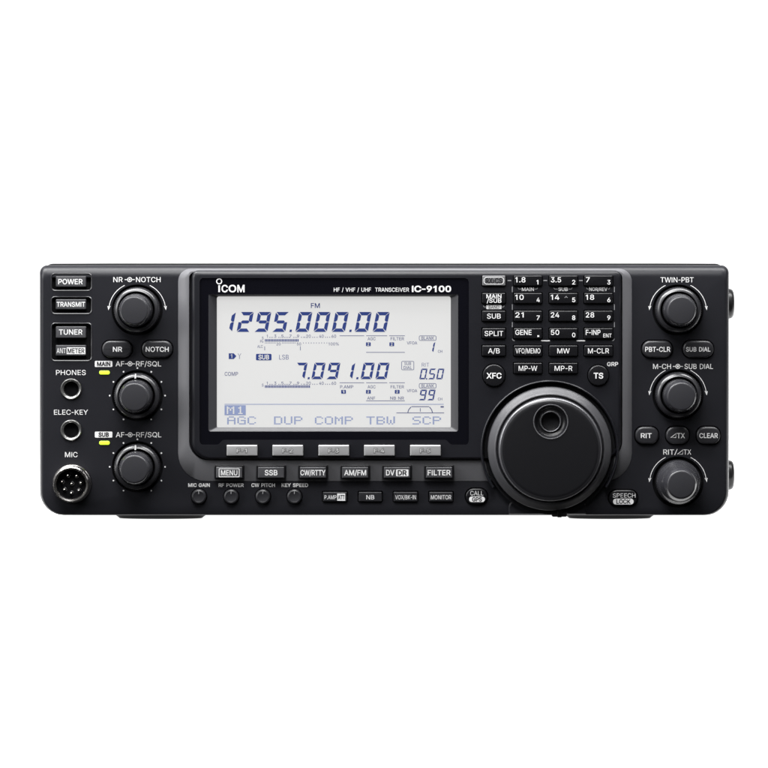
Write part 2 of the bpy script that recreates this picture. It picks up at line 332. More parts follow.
# vent slots in the lid
for k in range(3):
    v = MB()
    for j in range(14):
        x = 120+k*200+j*9
        v.add([(x, 263.5, -420), (x+4, 263.5, -420), (x+4, 263.5, -520), (x, 263.5, -520)], [(0, 1, 2, 3)], 'well', True)
    v.build('vent_grille', radio, recalc=False)

def ring_panel(e):     # e 0..1 through the rounded edge
    return rrect(38.8+5.0*e, 265.2+12.0*e, 729.8-5.6*e, 515.8-1.6*e, (7.5-2.5*e, 7.5-2.5*e, 24-2*e, 24-2*e), 8)
KN = {'nr': (137.2, 310), 'af_main': (137.4, 395.6), 'af_sub': (137.4, 466.8), 'twin': (678, 310), 'mch': (678, 395), 'rit': (678, 482)}
PILLS = [('NR', 102.3, 340.6, 132, 357.6, 113.2, 122.6), ('NOTCH', 142, 340.6, 172.5, 357.6, 146, 169), ('PBT-CLR', 641.8, 340.6, 672.2, 357.6, 644.8, 670), ('SUB DIAL', 682.8, 340.6, 713.4, 357.6, 685.6, 710),
         ('RIT', 635, 426.6, 658.4, 444, 640.5, 651.4), ('DTX', 665.8, 426.6, 689, 444, 0, 0), ('CLEAR', 696.4, 426.6, 720, 444, 699, 717.5)]
POTS = [199, 231.3, 263, 294.5]
SMALL = [('', 323, 347), ('NB', 358.7, 382), ('VOX/BK-IN', 393.6, 417.5), ('MONITOR', 429.2, 452.8)]
holes = [circ(*KN[k], 25.6, 64) for k in KN]
for (t, x0, y0, x1, y1, *_q) in PILLS: holes.append(rrect(x0-1, y0-1, x1+1, y1+1, 8.6))
holes += [rrect(51.6, 273.6, 91.4, 290.4, 3.5), rrect(51.6, 297, 91.4, 313.6, 3.5), rrect(51.6, 323.4, 91.4, 360.6, 3.5)]
holes += [circ(71.2, 389, 10.8, 40), circ(71.2, 430.2, 10.8, 40), circ(72.2, 483.6, 19.8, 56)]
holes += [circ(x, 496.4, 8.3, 32) for x in POTS]
holes += [rrect(x0-1, 490.8, x1+1, 502.4, 1.4) for (_t, x0, x1) in SMALL]
holes += [rrect(464.6, 487.4, 488.4, 505.2, 8.6), rrect(607.6, 489, 638.4, 506.4, 8.4)]
b = MB()
R = [(ring_panel(0), -19), (ring_panel(0), -11)]
for k in range(1, 13):
    a = k/12*PI/2
    R.append((ring_panel(1-math.cos(a)), -11+11*math.sin(a)))
b.loft(R, 'panel', front=False, back=True)
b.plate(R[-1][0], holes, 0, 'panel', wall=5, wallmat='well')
panel = b.build('front_panel', radio, sharp=40)

def pl(parent=None):      # one printed label: a thin sheet of ink on its panel
    return MB()
PD = .25
def plabel(t, x0, x1, yc, cap, bold=.004, parent=None, d=PD, m='print', name='printed_label'):
    b = MB(); b.text(t, x0, x1, yc, cap, d, m, bold); return b.build(name, parent or panel, False)
def concentric(b, cx, cy, d=PD):
    b.stroke(circ(cx, cy, 2.1, 20), .7, d, closed=True); b.ngon(circ(cx, cy, 1.0, 14), d, 'print')
    b.rect(cx-5, cy-.35, cx-2.2, cy+.35, d); b.rect(cx+2.2, cy-.35, cx+5, cy+.35, d)
def dual(t1, a0, a1, cx, t2, b0, b1, yc):
    b = MB(); b.text(t1, a0, a1, yc, 5.0, PD, 'print', .004); concentric(b, cx, yc); b.text(t2, b0, b1, yc, 5.0, PD, 'print', .004)
    b.build('printed_label', panel, False)
dual('NR', 113.3, 122.7, 129.7, 'NOTCH', 136, 160.6, 279.6)
dual('AF', 115.6, 124.2, 130, 'RF/SQL', 136, 161.2, 363.8)
dual('AF', 115.8, 124.4, 130.2, 'RF/SQL', 136.2, 161.4, 434.7)
dual('M-CH', 653, 671, 677.8, 'SUB DIAL', 684.5, 713, 366.4)
plabel('TWIN-PBT', 660.5, 693.6, 279.8, 5.0)
plabel('PHONES', 56, 85.8, 372.5, 4.9); plabel('ELEC-KEY', 54, 88, 412.2, 4.9); plabel('MIC', 65, 77.6, 454.6, 5.0)
for t, a, c in (('MIC GAIN', 188.2, 209.8), ('RF POWER', 218.6, 243.8), ('CW PITCH', 251.4, 275), ('KEY SPEED', 281.6, 308.2)): plabel(t, a, c, 485.1, 3.4, .02)
b = MB(); b.text('RIT', 663.2, 674, 452, 5, PD, 'print', .004)
b.stroke([(674.6, 455), (677.2, 449)], .7, PD); b.stroke([(677.4, 454.2), (683, 449.8), (682.6, 454.2)], .7, PD, closed=True)
b.text('TX', 683.6, 691.2, 452, 5, PD, 'print', .004); b.build('printed_label', panel, False)
for t, y in (('MAIN', 363.9), ('SUB', 434.6)):
    b = MB(); b.pill(94.8, y-3, 112.4, y+3, 1, PD); b.text(t, 97 if t == 'MAIN' else 98.5, 110.4 if t == 'MAIN' else 108.8, y, 4, PD+.12, 'inkdark', .03); b.build('printed_label', panel, False)
# dots and sweep arrows round the knobs
for k in ('af_main', 'af_sub'):
    cx, cy = KN[k]; b = MB()
    for i in range(-5, 6):
        a = math.radians(30*i); b.ngon(circ(cx+27.7*math.sin(a), cy-27.5*math.cos(a), .85, 12), PD, 'print')
    b.build('scale_dots', panel, False)
for k in ('nr', 'twin', 'mch', 'rit'):
    cx, cy = KN[k]; b = MB()
    for sg in (-1, 1):
        pts = [(cx+sg*(27.3+.012*a)*math.sin(math.radians(a)), cy-(27.3+.012*a)*math.cos(math.radians(a))) for a in range(27, 85, 3)]
        b.stroke(pts, .66, PD)
        ex, ey = pts[-1]; b.ngon([(ex-1.5, ey-1.0), (ex+1.5, ey-1.0), (ex+sg*.6, ey+3.2)], PD, 'print')
    b.build('sweep_arrows', panel, False)

# ------------------------------------------------------------------ left buttons and sockets
def push(name, x0, y0, x1, y1, r, d0, d1, bev, m, draw=None, parent=None, frontmat=None, lab=None):
    b = MB(); b.rbox(x0, y0, x1, y1, r, d0, d1, bev, m, frontmat)
    if draw: draw(b, d1+.18)
    o = b.build(name, parent or radio)
    if lab: o['label'] = lab
    return o
def tx(t, x0, x1, yc, cap, bold=.012, m='print'): return lambda b, d: b.text(t, x0, x1, yc, cap, d, m, bold)
push('push_button', 56, 276.2, 86.4, 287, .9, -5, 3, .8, 'button', tx('POWER', 58.6, 83, 281.6, 5), frontmat='graybutton')
push('push_button', 56, 299.2, 86.4, 309.4, .9, -5, 3, .8, 'button', tx('TRANSMIT', 57, 85.4, 304.3, 4.6), frontmat='graybutton')
push('push_button', 56, 326.4, 86.4, 338, .9, -5, 3, .8, 'button', tx('TUNER', 59.2, 82.8, 332, 5), frontmat='graybutton')
def ant(b, d):
    b.text('ANT', 57, 66, 350.6, 5, d, 'print', .0); b.rect(67, 347.3, 85.6, 354, d, 'print'); b.text('METER', 67.9, 84.8, 350.6, 4.6, d+.12, 'inkdark', .02)
push('push_button', 56, 345, 86.4, 355.8, .9, -5, 3, .8, 'button', ant, frontmat='graybutton')
# bright rims at the lower edge of the button wells
for y0, y1 in ((273.6, 290.4), (297, 313.6), (323.4, 360.6)):
    b = MB()
    o_ = rrect(50.8, y0-.7, 92.2, y1+.8, 4.2); i_ = rrect(51.9, y0+.3, 91.1, y1-.5, 3.2); mid = rrect(51.3, y0-.2, 91.7, y1+.2, 3.8)
    b.loft([(o_, .0), (mid, .55), (i_, .2), (i_, -3)], 'knob', False, False); b.build('button_surround', panel)
for (t, x0, y0, x1, y1, a, c) in PILLS:
    if t == 'DTX':
        def f(b, d):
            b.stroke([(670.4, 437.4), (676, 433.2), (675.4, 437.4)], .7, d, closed=True); b.text('TX', 676.6, 684.6, 435.4, 5, d, 'print', .012)
    else: f = tx(t, a, c, (y0+y1)/2+.1, 4.7 if len(t) < 8 else 4.3)
    push('push_button', x0, y0, x1, y1, 8, -5, 4.2, 2.0, 'button', f)
def jack(cy):
    b = MB(); b.lathe(71.2, cy, [(10.6, -5), (10.5, 1.5), (9.6, 2.6), (8.6, 2.2), (7.6, .9), (7.3, -3), (6.9, -3.1, 'well'), (6.8, -14, 'well')], 'jackring', 48, cap='well')
    j = b.build('jack_socket', radio)
    b = MB(); b.rbox(70.2, cy-6.4, 72.6, cy-3.4, .4, -13, -8, .4, 'knob'); b.build('contact', j)
jack(389); jack(430.2)
b = MB(); b.lathe(72.2, 483.6, [(19.6, -5), (19.6, 2), (19, 3.5), (18.5, 4), (18.3, 11), (17.9, 13), (16.8, 13.9), (15.2, 13.4), (14.6, 12.4), (14.5, 3, 'well'), (14.4, 2.9, 'well')], 'chrome', 72, cap='well')
mic = b.build('microphone_socket', radio)
b = MB(); b.rbox(69.6, 470.2, 73, 473, .5, 2, 9, .4, 'well'); b.build('socket_key', mic)
for (px, py) in ((195, 432), (240, 434), (165, 465), (215, 474), (262, 470), (178, 504), (252, 508), (213, 522)):
    x, y = un(30+px/5.12, 390+py/5.12+1.2, 6)
    b = MB(); b.lathe(x, y, [(2.2, 2.9), (2.2, 4), (1.6, 4.4)], 'knob', 16)
    b.lathe(x-.1, y-.1, [(1.25, 4), (1.25, 8), (.8, 9), (.3, 9.3)], 'brass', 14); b.build('socket_pin', mic)
for y in (372.5, 442.8):
    b = MB(); b.rbox(99.2, y-1.9, 109.8, y+2.0, 1.8, 0, 1.0, .6, 'led'); b.build('indicator_light', radio)

# ------------------------------------------------------------------ rotary knobs
def knurl(amp, d0, d1, r0): return lambda r, d: amp if (d0 < d < d1 and r > r0) else 0
def dual_knob(key, pointer=False):
    cx, cy = KN[key]; b = MB()
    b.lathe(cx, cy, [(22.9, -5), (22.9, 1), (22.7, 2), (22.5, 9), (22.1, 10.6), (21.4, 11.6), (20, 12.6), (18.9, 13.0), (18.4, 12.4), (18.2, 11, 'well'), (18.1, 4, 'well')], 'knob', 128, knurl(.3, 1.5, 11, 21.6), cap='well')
    k = b.build('rotary_knob', radio)
    b = MB(); b.lathe(cx, cy, [(16.4, 6), (16.4, 15), (16.3, 17), (16.0, 31), (15.7, 33.6), (15.1, 36.4), (14.2, 39.6), (13.6, 40.6), (13.0, 41.0, 'knobface'), (12.2, 41.1, 'knobface')], 'knobcap', 96, knurl(.25, 16, 32, 15.8))
    b.build('knob_cap', k)
    if pointer:
        b = MB(); a = math.radians(-4)
        x, y = cx-1.2, cy-20.4
        b.ngon([(x-.7, y+2.8), (x+.9, y+2.8), (x+1.0, y-1.9), (x-.4, y-1.9)], 13.3, 'print'); b.build('pointer', k, False)
    return k
dual_knob('nr'); dual_knob('af_main', True); dual_knob('af_sub', True); dual_knob('twin'); dual_knob('mch')
cx, cy = KN['rit']; b = MB()
b.lathe(cx, cy, [(22.4, -5), (22.3, 2), (21.9, 10), (21.2, 13.5), (19.8, 16), (18.8, 17.5), (17.9, 26), (17.2, 31), (16.0, 35.4), (14.4, 39), (13.7, 40.2), (13.0, 40.7, 'knobface'), (12.2, 40.8, 'knobface')], 'knobcap', 140, knurl(.2, 1, 14, 21))
b.build('rotary_knob', radio)

# ------------------------------------------------------------------ lower row on the panel
for x in POTS:
    b = MB(); b.lathe(x, 496.4, [(7.6, -5), (7.5, 3.2), (6.9, 4.6), (5.6, 5.2), (4.8, 4.9)], 'button', 48)
    p = b.build('trim_knob', radio)
    b = MB(); b.rect(x-.35, 490.9, x+.35, 493.6, 5.5, 'printgray'); b.build('pointer', p, False)
for (t, x0, x1) in SMALL:
    if t: f = tx(t, *(((x0+x1)/2-4, (x0+x1)/2+4) if t == 'NB' else (x0+1.6, x1-1.6)), 497, 4.2, .006)
    else:
        def f(b, d):
            b.text('P.AMP', 324.6, 336.4, 497, 4.0, d, 'print', .006); b.rect(337.2, 493.2, 345.2, 500.6, d); b.text('ATT', 338, 344.6, 497, 4.0, d+.12, 'inkdark', .02)
    push('push_button', x0, 491.8, x1, 501.4, .7, -5, 3.2, .9, 'button', f)
def call(b, d):
    b.text('CALL', 470.2, 483.2, 492.9, 4.4, d); b.pill(469, 496.2, 484.8, 501.8, 2.7, d); b.text('GPS', 472, 481.8, 499, 4.1, d+.12, 'inkdark', .025)
push('push_button', 465.6, 488.2, 487.6, 504.4, 8, -5, 3.6, 1.5, 'keycap', call)
def speech(b, d):
    b.text('SPEECH', 612.6, 635.2, 495.2, 4.2, d); b.pill(612.8, 498.4, 633.4, 504.2, 2.8, d); b.text('LOCK', 616, 630.4, 501.3, 4.1, d+.12, 'inkdark', .025)
push('push_button', 608.6, 489.8, 637.4, 505.6, 7.8, -5, 3.6, 1.5, 'keycap', speech)

# ------------------------------------------------------------------ raised gunmetal surround and the control bezel
b = MB()
b.loft([(rrect(178, 268.6, 632, 481.3, (13, 13, 28, 28), 8), -11), (rrect(178, 268.6, 632, 481.3, (13, 13, 28, 28), 8), -.2), (rrect(178.5, 268.8, 631.5, 480.9, (12.7, 12.7, 27.6, 27.6), 8), .5),
        (rrect(187.5, 271.2, 623.6, 461.4, (6, 6, 20, 20), 8), 6.0), (rrect(189.4, 272, 622, 460, (6, 6, 19, 19), 8), 6.1), (rrect(189.5, 272.1, 621.9, 459.9, (6, 6, 19, 19), 8), .3)], 'gunmetal', False)
sur = b.build('bezel_surround', radio, sharp=40)
def ring_mod(e): return rrect(192.2+4*e, 270.4+5.5*e, 620.6-3.6*e, 459-2.6*e, (6.5-2*e, 6.5-2*e, 18-2*e, 18-2*e), 8)
glass = []
glass += [(203, 444), (201.6, 443.2), (200.6, 441.6), (200.2, 439), (200.2, 282), (201, 279.4), (203, 278)]
glass += [(465, 278), (467.6, 279.4), (468.6, 282), (468.6, 439), (468.2, 441.6), (467.2, 443.2), (465.6, 444)]
glass += [(452, 444), (450, 443.2), (446.6, 439.8), (444.6, 439.2), (225, 439.2), (223, 439.8), (219.6, 443.2), (217.6, 444)]
FB = [227.3, 272.9, 318.7, 364.1, 410.0]
COL = [(482, 505), (513.4, 541.4), (548.8, 576.8), (583.6, 611.8)]
ROW = [(275.6, 285.6), (293, 303.2), (310.6, 321), (328, 338.2), (345.2, 355.6), (362.6, 373)]
KEYS = []
for r, (y0, y1) in enumerate(ROW):
    for c, (x0, x1) in enumerate(COL):
        if r == 5 and c in (0, 3): continue
        KEYS.append((r, c, x0, y0, x1, y1))
mh = [glass]+[rrect(x-.9, 443, x+31.5, 455.9, .8) for x in FB if 0]
mh += [rrect(x0-.9, y0-.9, x1+.9, y1+.9, 1) for (r, c, x0, y0, x1, y1) in KEYS]
mh += [circ(549.2, 448.6, 66.5, 96)]
mh += [circ(493.6, 375, 12, 40), circ(597.6, 375, 11.2, 40)]
mh += [rrect(x-.9, 444.6 if 0 else 445, x+31.6, 456.2, .8) for x in []]
b = MB()
R = [(ring_mod(0), .4), (ring_mod(0), 7)]
for k in range(1, 9):
    a = k/8*PI/2; R.append((ring_mod(1-math.cos(a)), 7+4*math.sin(a)))
b.loft(R, 'bezel', False, True); b.plate(R[-1][0], mh, 11, 'bezel')
for h in mh[1:]:
    if len(h) != 96: b.loft([(h, 10), (h, 11)], 'bezel', False, False)
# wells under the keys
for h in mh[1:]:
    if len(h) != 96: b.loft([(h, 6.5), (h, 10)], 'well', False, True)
bez = b.build('control_bezel', radio, sharp=40)
# glossy plate and the display window in it
b = MB()
hole = rrect(209, 294.2, 458, 431, (1.5, 1.5, 2, 2))
b.plate(glass, [hole], 10.1, 'gloss'); b.build('display_glass', radio)
b = MB()
b.loft([(hole, 10.1), (rrect(209.6, 294.5, 457.4, 430.5, (1.5, 1.5, 2, 2)), 9.9), (rrect(217.1, 296.4, 450.7, 427.1, (2.2, 2.2, 1.2, 1.2)), 5.6), (rrect(217.1, 296.4, 450.7, 427.1, (2.2, 2.2, 1.2, 1.2)), 4.8)], 'frame', False, False)
b.build('display_frame', radio)
b = MB(); b.ngon(rrect(216, 295, 452, 428.4, 1), 5.0, 'lcd')
b.loft([(rrect(216, 295, 452, 428.4, 1), 1.5), (rrect(216, 295, 452, 428.4, 1), 5.0)], 'lcd', False, True)
scr = b.build('display_screen', radio)
scr['label'] = 'pale backlit screen with dark blue frequency digits'

# ------------------------------------------------------------------ what the screen shows
LD = 5.2
SEG = {'0': 'abcdef', '1': 'bc', '2': 'abged', '5': 'afgcd', '7': 'abc', '9': 'abcdfg'}
def seg7(b, ch, x, yb, w_, h, t, m='lcdblue', sl=.2, g=.22):
    mm = h/2; e = t*.12
    P = {'a': [(g+e, h), (w_-g-e*.5, h), (w_-t-g, h-t), (t+g, h-t)], 'd': [(t+g, t), (w_-t-g, t), (w_-g-e, 0), (g+e*.5, 0)],
         'f': [(0, h-g-e), (t, h-t-g), (t, mm+t*.5), (t*.6, mm+g), (0, mm+g)], 'e': [(0, g+e), (t, t+g), (t, mm-t*.5), (t*.6, mm-g), (0, mm-g)],
         'b': [(w_, h-g-e*.5), (w_-t, h-t-g), (w_-t, mm+t*.5), (w_-t*.6, mm+g), (w_, mm+g)], 'c': [(w_, g+e), (w_-t, t+g), (w_-t, mm-t*.5), (w_-t*.6, mm-g), (w_, mm-g)],
         'g': [(t*.6+g, mm), (t+g, mm+t*.45), (w_-t-g, mm+t*.45), (w_-t*.6-g, mm), (w_-t-g, mm-t*.45), (t+g, mm-t*.45)]}
    for s_ in SEG[ch]: b.ngon([(x+p[0]+sl*p[1], yb-p[1]) for p in P[s_]], LD, m)
b = MB()
for ch, x in zip('1295000' '00', (219, 236.8, 254.4, 272.2, 295.4, 313.6, 331.7, 354.6, 372.6)): seg7(b, ch, x, 331.8, 13.2, 19.9, 3.4)
for x in (289.5, 349.2): b.ngon([(x, 331.9), (x+2.2, 331.9), (x+2.7, 329.5), (x+.5, 329.5)], LD, 'lcdblue')
b.build('frequency_digits', scr, False)
b = MB()
for ch, x in zip('7091' '00', (293.4, 311.4, 326.2, 341.0, 360.5, 375.3)): seg7(b, ch, x, 379, 11.1, 16.5, 2.7)
for x in (307.6, 356.2): b.ngon([(x, 379.1), (x+2, 379.1), (x+2.4, 377), (x+.4, 377)], LD, 'lcdblue')
b.build('frequency_digits', scr, False)
b = MB()
for ch, x in zip('050', (419.2, 427.9, 436.0)): seg7(b, ch, x, 379.1, 6.2, 10.7, 1.4, g=.12)
b.rect(425.9, 378.0, 427.2, 379.3, LD, 'lcdblue')
for ch, x in zip('99', (418.6, 427.1)): seg7(b, ch, x, 400.1, 6.4, 10.7, 1.45, g=.12)
seg7(b, '1', 426.8, 352.2, 6.4, 10.5, 1.5, g=.12)
b.build('channel_digits', scr, False)
def st(b, t, x0, x1, yc, cap, m='lcdsoft', bold=.008): b.text(t, x0, x1, yc, cap, LD, m, bold)
def meter(y, bar0, bar1, x1, second):
    b = MB()
    for t, x in (('1', 267.4), ('3', 275.4), ('5', 282.6), ('7', 290.6), ('9', 298.2)): st(b, t, x-(.5 if t == '1' else 1.1), x+(.5 if t == '1' else 1.1), y-.3, 3)
    for t, x in (('20', 308.6), ('40', 321.5), ('60', 333.9)): st(b, t, x-2.3, x+2.3, y-.3, 3)
    x = 269.4
    while x < 297:
        if all(abs(x-q) > 1.6 for q in (275.4, 282.6, 290.6)): b.rect(x, y+.5, x+.8, y+1.2, LD, 'lcdsoft')
        x += 1.5
    for x in (301.2, 303.4, 304.6, 312.4, 314.4, 316.8, 325.2, 327.2, 329.4): b.rect(x, y+.3, x+.8, y+1.1, LD, 'lcdsoft')
    st(b, 'S', 262, 263.8, y+1.6, 2.8)
    x = 265.1
    while x < x1: b.rect(x, bar0, x+.95, bar1, LD, 'lcdblue'); x += 1.42
    for a, c in ((339.7, 364.2), (366.2, 387.2), (389.2, 404.8)): b.rect(a, y-1.05, c, y-.45, LD, 'lcdsoft')
    if second:
        st(b, 'Po', 260.4, 263.6, 341.2, 2.7); st(b, 'ALC', 257.6, 263, 346.3, 2.7)
        x = 265.1
        while x < 328:
            if not (275.5 < x < 281.2 or 296 < x < 301.5): b.rect(x, 342.4, x+.7, 343.2, LD, 'lcdsoft')
            x += 1.42 if x < 300 else 2.6
        st(b, '20', 276.6, 280.8, 343.8, 2.7); st(b, '50', 297, 301.2, 343.8, 2.7); st(b, '100%', 328.6, 338.8, 343.8, 2.8)
        for x in (264.6, 300.2): b.rect(x, 346.2, x+.6, 350.2, LD, 'lcdsoft')
    b.build('signal_meter', scr, False)
meter(336.4, 339.0, 341.5, 299, True); meter(383.3, 385.1, 387.6, 309.6, False)
def icon(b, x, y, t):
    b.pill(x, y-1.9, x+4.8, y+1.9, .6, LD, 'lcdblue'); b.text(t, x+1.4, x+3.2, y, 2.6, LD+.12, 'lcd', .01)
def blank(b, y):
    b.stroke(rrect(419.2, y-2.3, 436, y+2.3, 1.2), .55, LD, 'lcdsoft', closed=True); st(b, 'BLANK', 421.4, 434, y, 3.2)
b = MB(); b.text('FM', 311, 320, 305.5, 4.6, LD, 'lcdblue', .012); b.build('mode_indicator', scr, False)
b = MB(); b.text('LSB', 279.4, 288.8, 357, 4.7, LD, 'lcdblue', -.004); b.build('mode_indicator', scr, False)
b = MB(); b.pill(256.2, 353.7, 271.7, 360.2, 1, LD, 'lcdblue'); b.text('SUB', 258.6, 269.3, 356.95, 4.4, LD+.12, 'lcd', .02); b.build('band_badge', scr, False)
b = MB(); b.ngon([(229, 353.2), (234, 353.2), (236.6, 356), (234, 358.9), (229, 358.9)], LD, 'lcdblue'); b.text('1', 231, 232.4, 356, 3.6, LD+.12, 'lcd'); b.stroke([(238.2, 353.4), (239.7, 355.8), (241.2, 353.4)], .5, LD, 'lcdsoft'); b.rect(239.45, 355.6, 239.95, 358.8, LD, 'lcdsoft'); b.build('antenna_icon', scr, False)
b = MB(); st(b, 'COMP', 224.9, 238.3, 373.7, 3.8); b.build('compressor_indicator', scr, False)
b = MB(); b.stroke(rrect(401.6, 361.2, 413.8, 369.6, 1), .55, LD, 'lcdsoft', closed=True); st(b, 'SUB', 404.4, 411, 363.4, 2.9); st(b, 'DIAL', 403.6, 411.9, 367.4, 2.9); b.build('dial_badge', scr, False)
b = MB(); b.text('RIT', 421.8, 429, 364.6, 3.9, LD, 'lcdblue', -.008); b.build('offset_label', scr, False)
b = MB(); st(b, 'VFOA', 406.8, 417.2, 342.8, 2.9); blank(b, 338); st(b, 'CH', 437.8, 442.2, 351.2, 2.6); b.build('channel_label', scr, False)
b = MB(); st(b, 'VFOA', 406.8, 417.2, 390.5, 2.9); blank(b, 385.6); st(b, 'CH', 437.8, 442.2, 398.8, 2.6); b.build('channel_label', scr, False)
b = MB(); st(b, 'AGC', 367.6, 375.6, 338.6, 3); st(b, 'FILTER', 390.6, 404, 338.6, 3); icon(b, 366, 344.1, '2'); icon(b, 389.4, 344.1, '2'); b.rect(366.2, 351.9, 404.8, 352.5, LD, 'lcdsoft'); b.build('filter_status', scr, False)
b = MB(); st(b, 'P.AMP', 340.2, 353.4, 386.6, 3); st(b, 'AGC', 367.6, 375.6, 386.6, 3); st(b, 'FILTER', 390.6, 404, 386.6, 3); icon(b, 341.2, 391.6, '1'); icon(b, 366, 391.6, '2'); icon(b, 394.8, 391.6, '2'); st(b, 'ANF', 367.2, 375.2, 397.9, 3); st(b, 'NB NR', 390.2, 404, 397.9, 3); b.rect(366.2, 400.3, 404.8, 400.9, LD, 'lcdsoft'); b.build('filter_status', scr, False)
PIX = {'A': '01110 10001 10001 11111 10001 10001 10001', 'G': '01110 10001 10000 10111 10001 10001 01111', 'C': '01110 10001 10000 10000 10000 10001 01110',
       'D': '11110 10001 10001 10001 10001 10001 11110', 'U': '10001 10001 10001 10001 10001 10001 01110', 'P': '11110 10001 10001 11110 10000 10000 10000',
       'O': '01110 10001 10001 10001 10001 10001 01110', 'M': '10001 11011 10101 10101 10001 10001 10001', 'T': '11111 00100 00100 00100 00100 00100 00100',
       'B': '11110 10001 10001 11110 10001 10001 11110', 'W': '10001 10001 10001 10101 10101 10101 01010', 'S': '01111 10000 10000 01110 00001 00001 11110',
       '1': '00100 01100 00100 00100 00100 00100 01110'}
def pix(b, t, x0, x1, y0, y1, m, d=LD):
    n = len(t)*6-1; cw = (x1-x0)/n; rh = (y1-y0)/7
    for k, ch in enumerate(t):
        for r, row in enumerate(PIX[ch].split()):
            for c, v in enumerate(row):
                if v == '1':
                    x = x0+(k*6+c)*cw; b.rect(x, y0+r*rh+.06, x+cw-.06, y0+(r+1)*rh-.06, d, m)
b = MB(); b.rect(224.8, 403.7, 443.6, 404.4, LD, 'lcdpixel'); b.rect(224.8, 405, 246, 415, LD, 'lcdpixel')
pix(b, 'M', 227, 234.6, 406.2, 413.8, 'lcd', LD+.12); pix(b, '1', 237, 244.4, 406.2, 413.8, 'lcd', LD+.12)
for t, a, c in (('AGC', 227.4, 256.2), ('DUP', 274.2, 302.6), ('COMP', 315, 353), ('TBW', 366.4, 395), ('SCP', 412.4, 441)): pix(b, t, a, c, 416.2, 424.2, 'lcdpixel')
b.build('menu_text', scr, False)
b = MB(); b.rect(396.4, 412.3, 444, 413, LD, 'lcdsoft')
b.stroke([(407.8, 412.4), (408.6, 409.6), (411, 406.7)], .9, LD, 'lcdsoft'); b.stroke([(432.4, 412.4), (431.6, 409.6), (429.4, 406.7)], .9, LD, 'lcdsoft')
b.rect(411.4, 406, 429, 406.8, LD, 'lcdsoft'); b.rect(419.9, 408, 420.6, 411.4, LD, 'lcdsoft'); b.pill(440.4, 405.8, 443.8, 407.4, .6, LD, 'lcdsoft')
b.build('filter_graph', scr, False)

# maker's lettering and model lettering above the window
b = MB(); GD = 10.35
b.stroke(circ(219.7, 281.3, 2.5, 28), 1.05, GD, closed=True); b.rect(218.9, 285.2, 220.5, 292, GD)
b.text('C', 222, 228.4, 288.5, 6.9, GD, 'print', .018); b.text('O', 229, 236.8, 288.5, 6.9, GD, 'print', .018); b.text('M', 237.8, 245, 288.5, 6.9, GD, 'print', .018)
b.build('maker_lettering', bez, False)
b = MB(); b.text('HF / VHF / UHF  TRANSCEIVER', 334, 409, 289.6, 3.9, GD, 'print', .004)
b.build('printed_label', bez, False)
b = MB(); b.text('IC-9100', 411.8, 451, 288.8, 5.7, GD, 'print', .026); b.build('model_lettering', bez, False)

# function buttons
def outlined(b, t, x0, x1, yc, cap, d):
    b.text(t, x0, x1, yc, cap, d, 'inkgray', .055); b.text(t, x0+.4, x1-.4, yc, cap-.5, d+.12, 'printsoft', .012)
mat('inkgray', (.10, .10, .10), .5, spec=.2); mat('printsoft', (.42, .42, .42), .5, spec=.2)
for i, x in enumerate(FB):
    b = MB()
    b.rbox(x-.9, 443.4, x+31.4, 456.0, .9, 9, 11.35, .3, 'well')
    b.rbox(x, 444.3, x+30.6, 455.1, .7, 9, 14.6, 1.1, 'silver')
    outlined(b, 'F-%d' % (i+1), x+9.6, x+20.6, 449.8, 4.2, 14.8)
    b.build('function_button', radio)
# mode buttons on the gunmetal band
MODE = [('MENU', 214.6), ('SSB', 256.4), ('CW/RTTY', 298.2), ('AM/FM', 340.3), ('DV', 382.0), ('FILTER', 424.0)]
for t, x in MODE:
    b = MB(); x1 = x+30
    b.rbox(x, 464.6, x1, 478.9, 1.6, -1, 6.6, .7, 'keycap')
    light = t == 'MENU'
    b.rbox(x+1.9, 466.3, x1-1.9, 477.5, .6, 5, 9.2, 1.1, 'menubutton' if light else 'graybutton')
    d = 9.4; yc = 472.1
    if light:
        b.stroke(rrect(x+5, 468.2, x1-5, 476.2, .5), .7, d, 'print', closed=True); b.text(t, x+6.8, x1-6.8, yc+.1, 5.0, d, 'print', .014)
    elif t == 'DV':
        b.text('DV', x+4, x+12.6, yc, 5.2, d, 'print', .02); b.pill(x+14, 468.9, x+26.4, 475.6, .8, d); b.text('DR', x+15.6, x+24.8, yc+.1, 4.8, d+.12, 'inkdark', .025)
    else:
        wd = {'SSB': 12.8, 'CW/RTTY': 25, 'AM/FM': 22, 'FILTER': 23}[t]; c = (x+x1)/2
        b.text(t, c-wd/2, c+wd/2, yc, 5.1, d, 'print', .016)
    b.build('mode_button', radio)

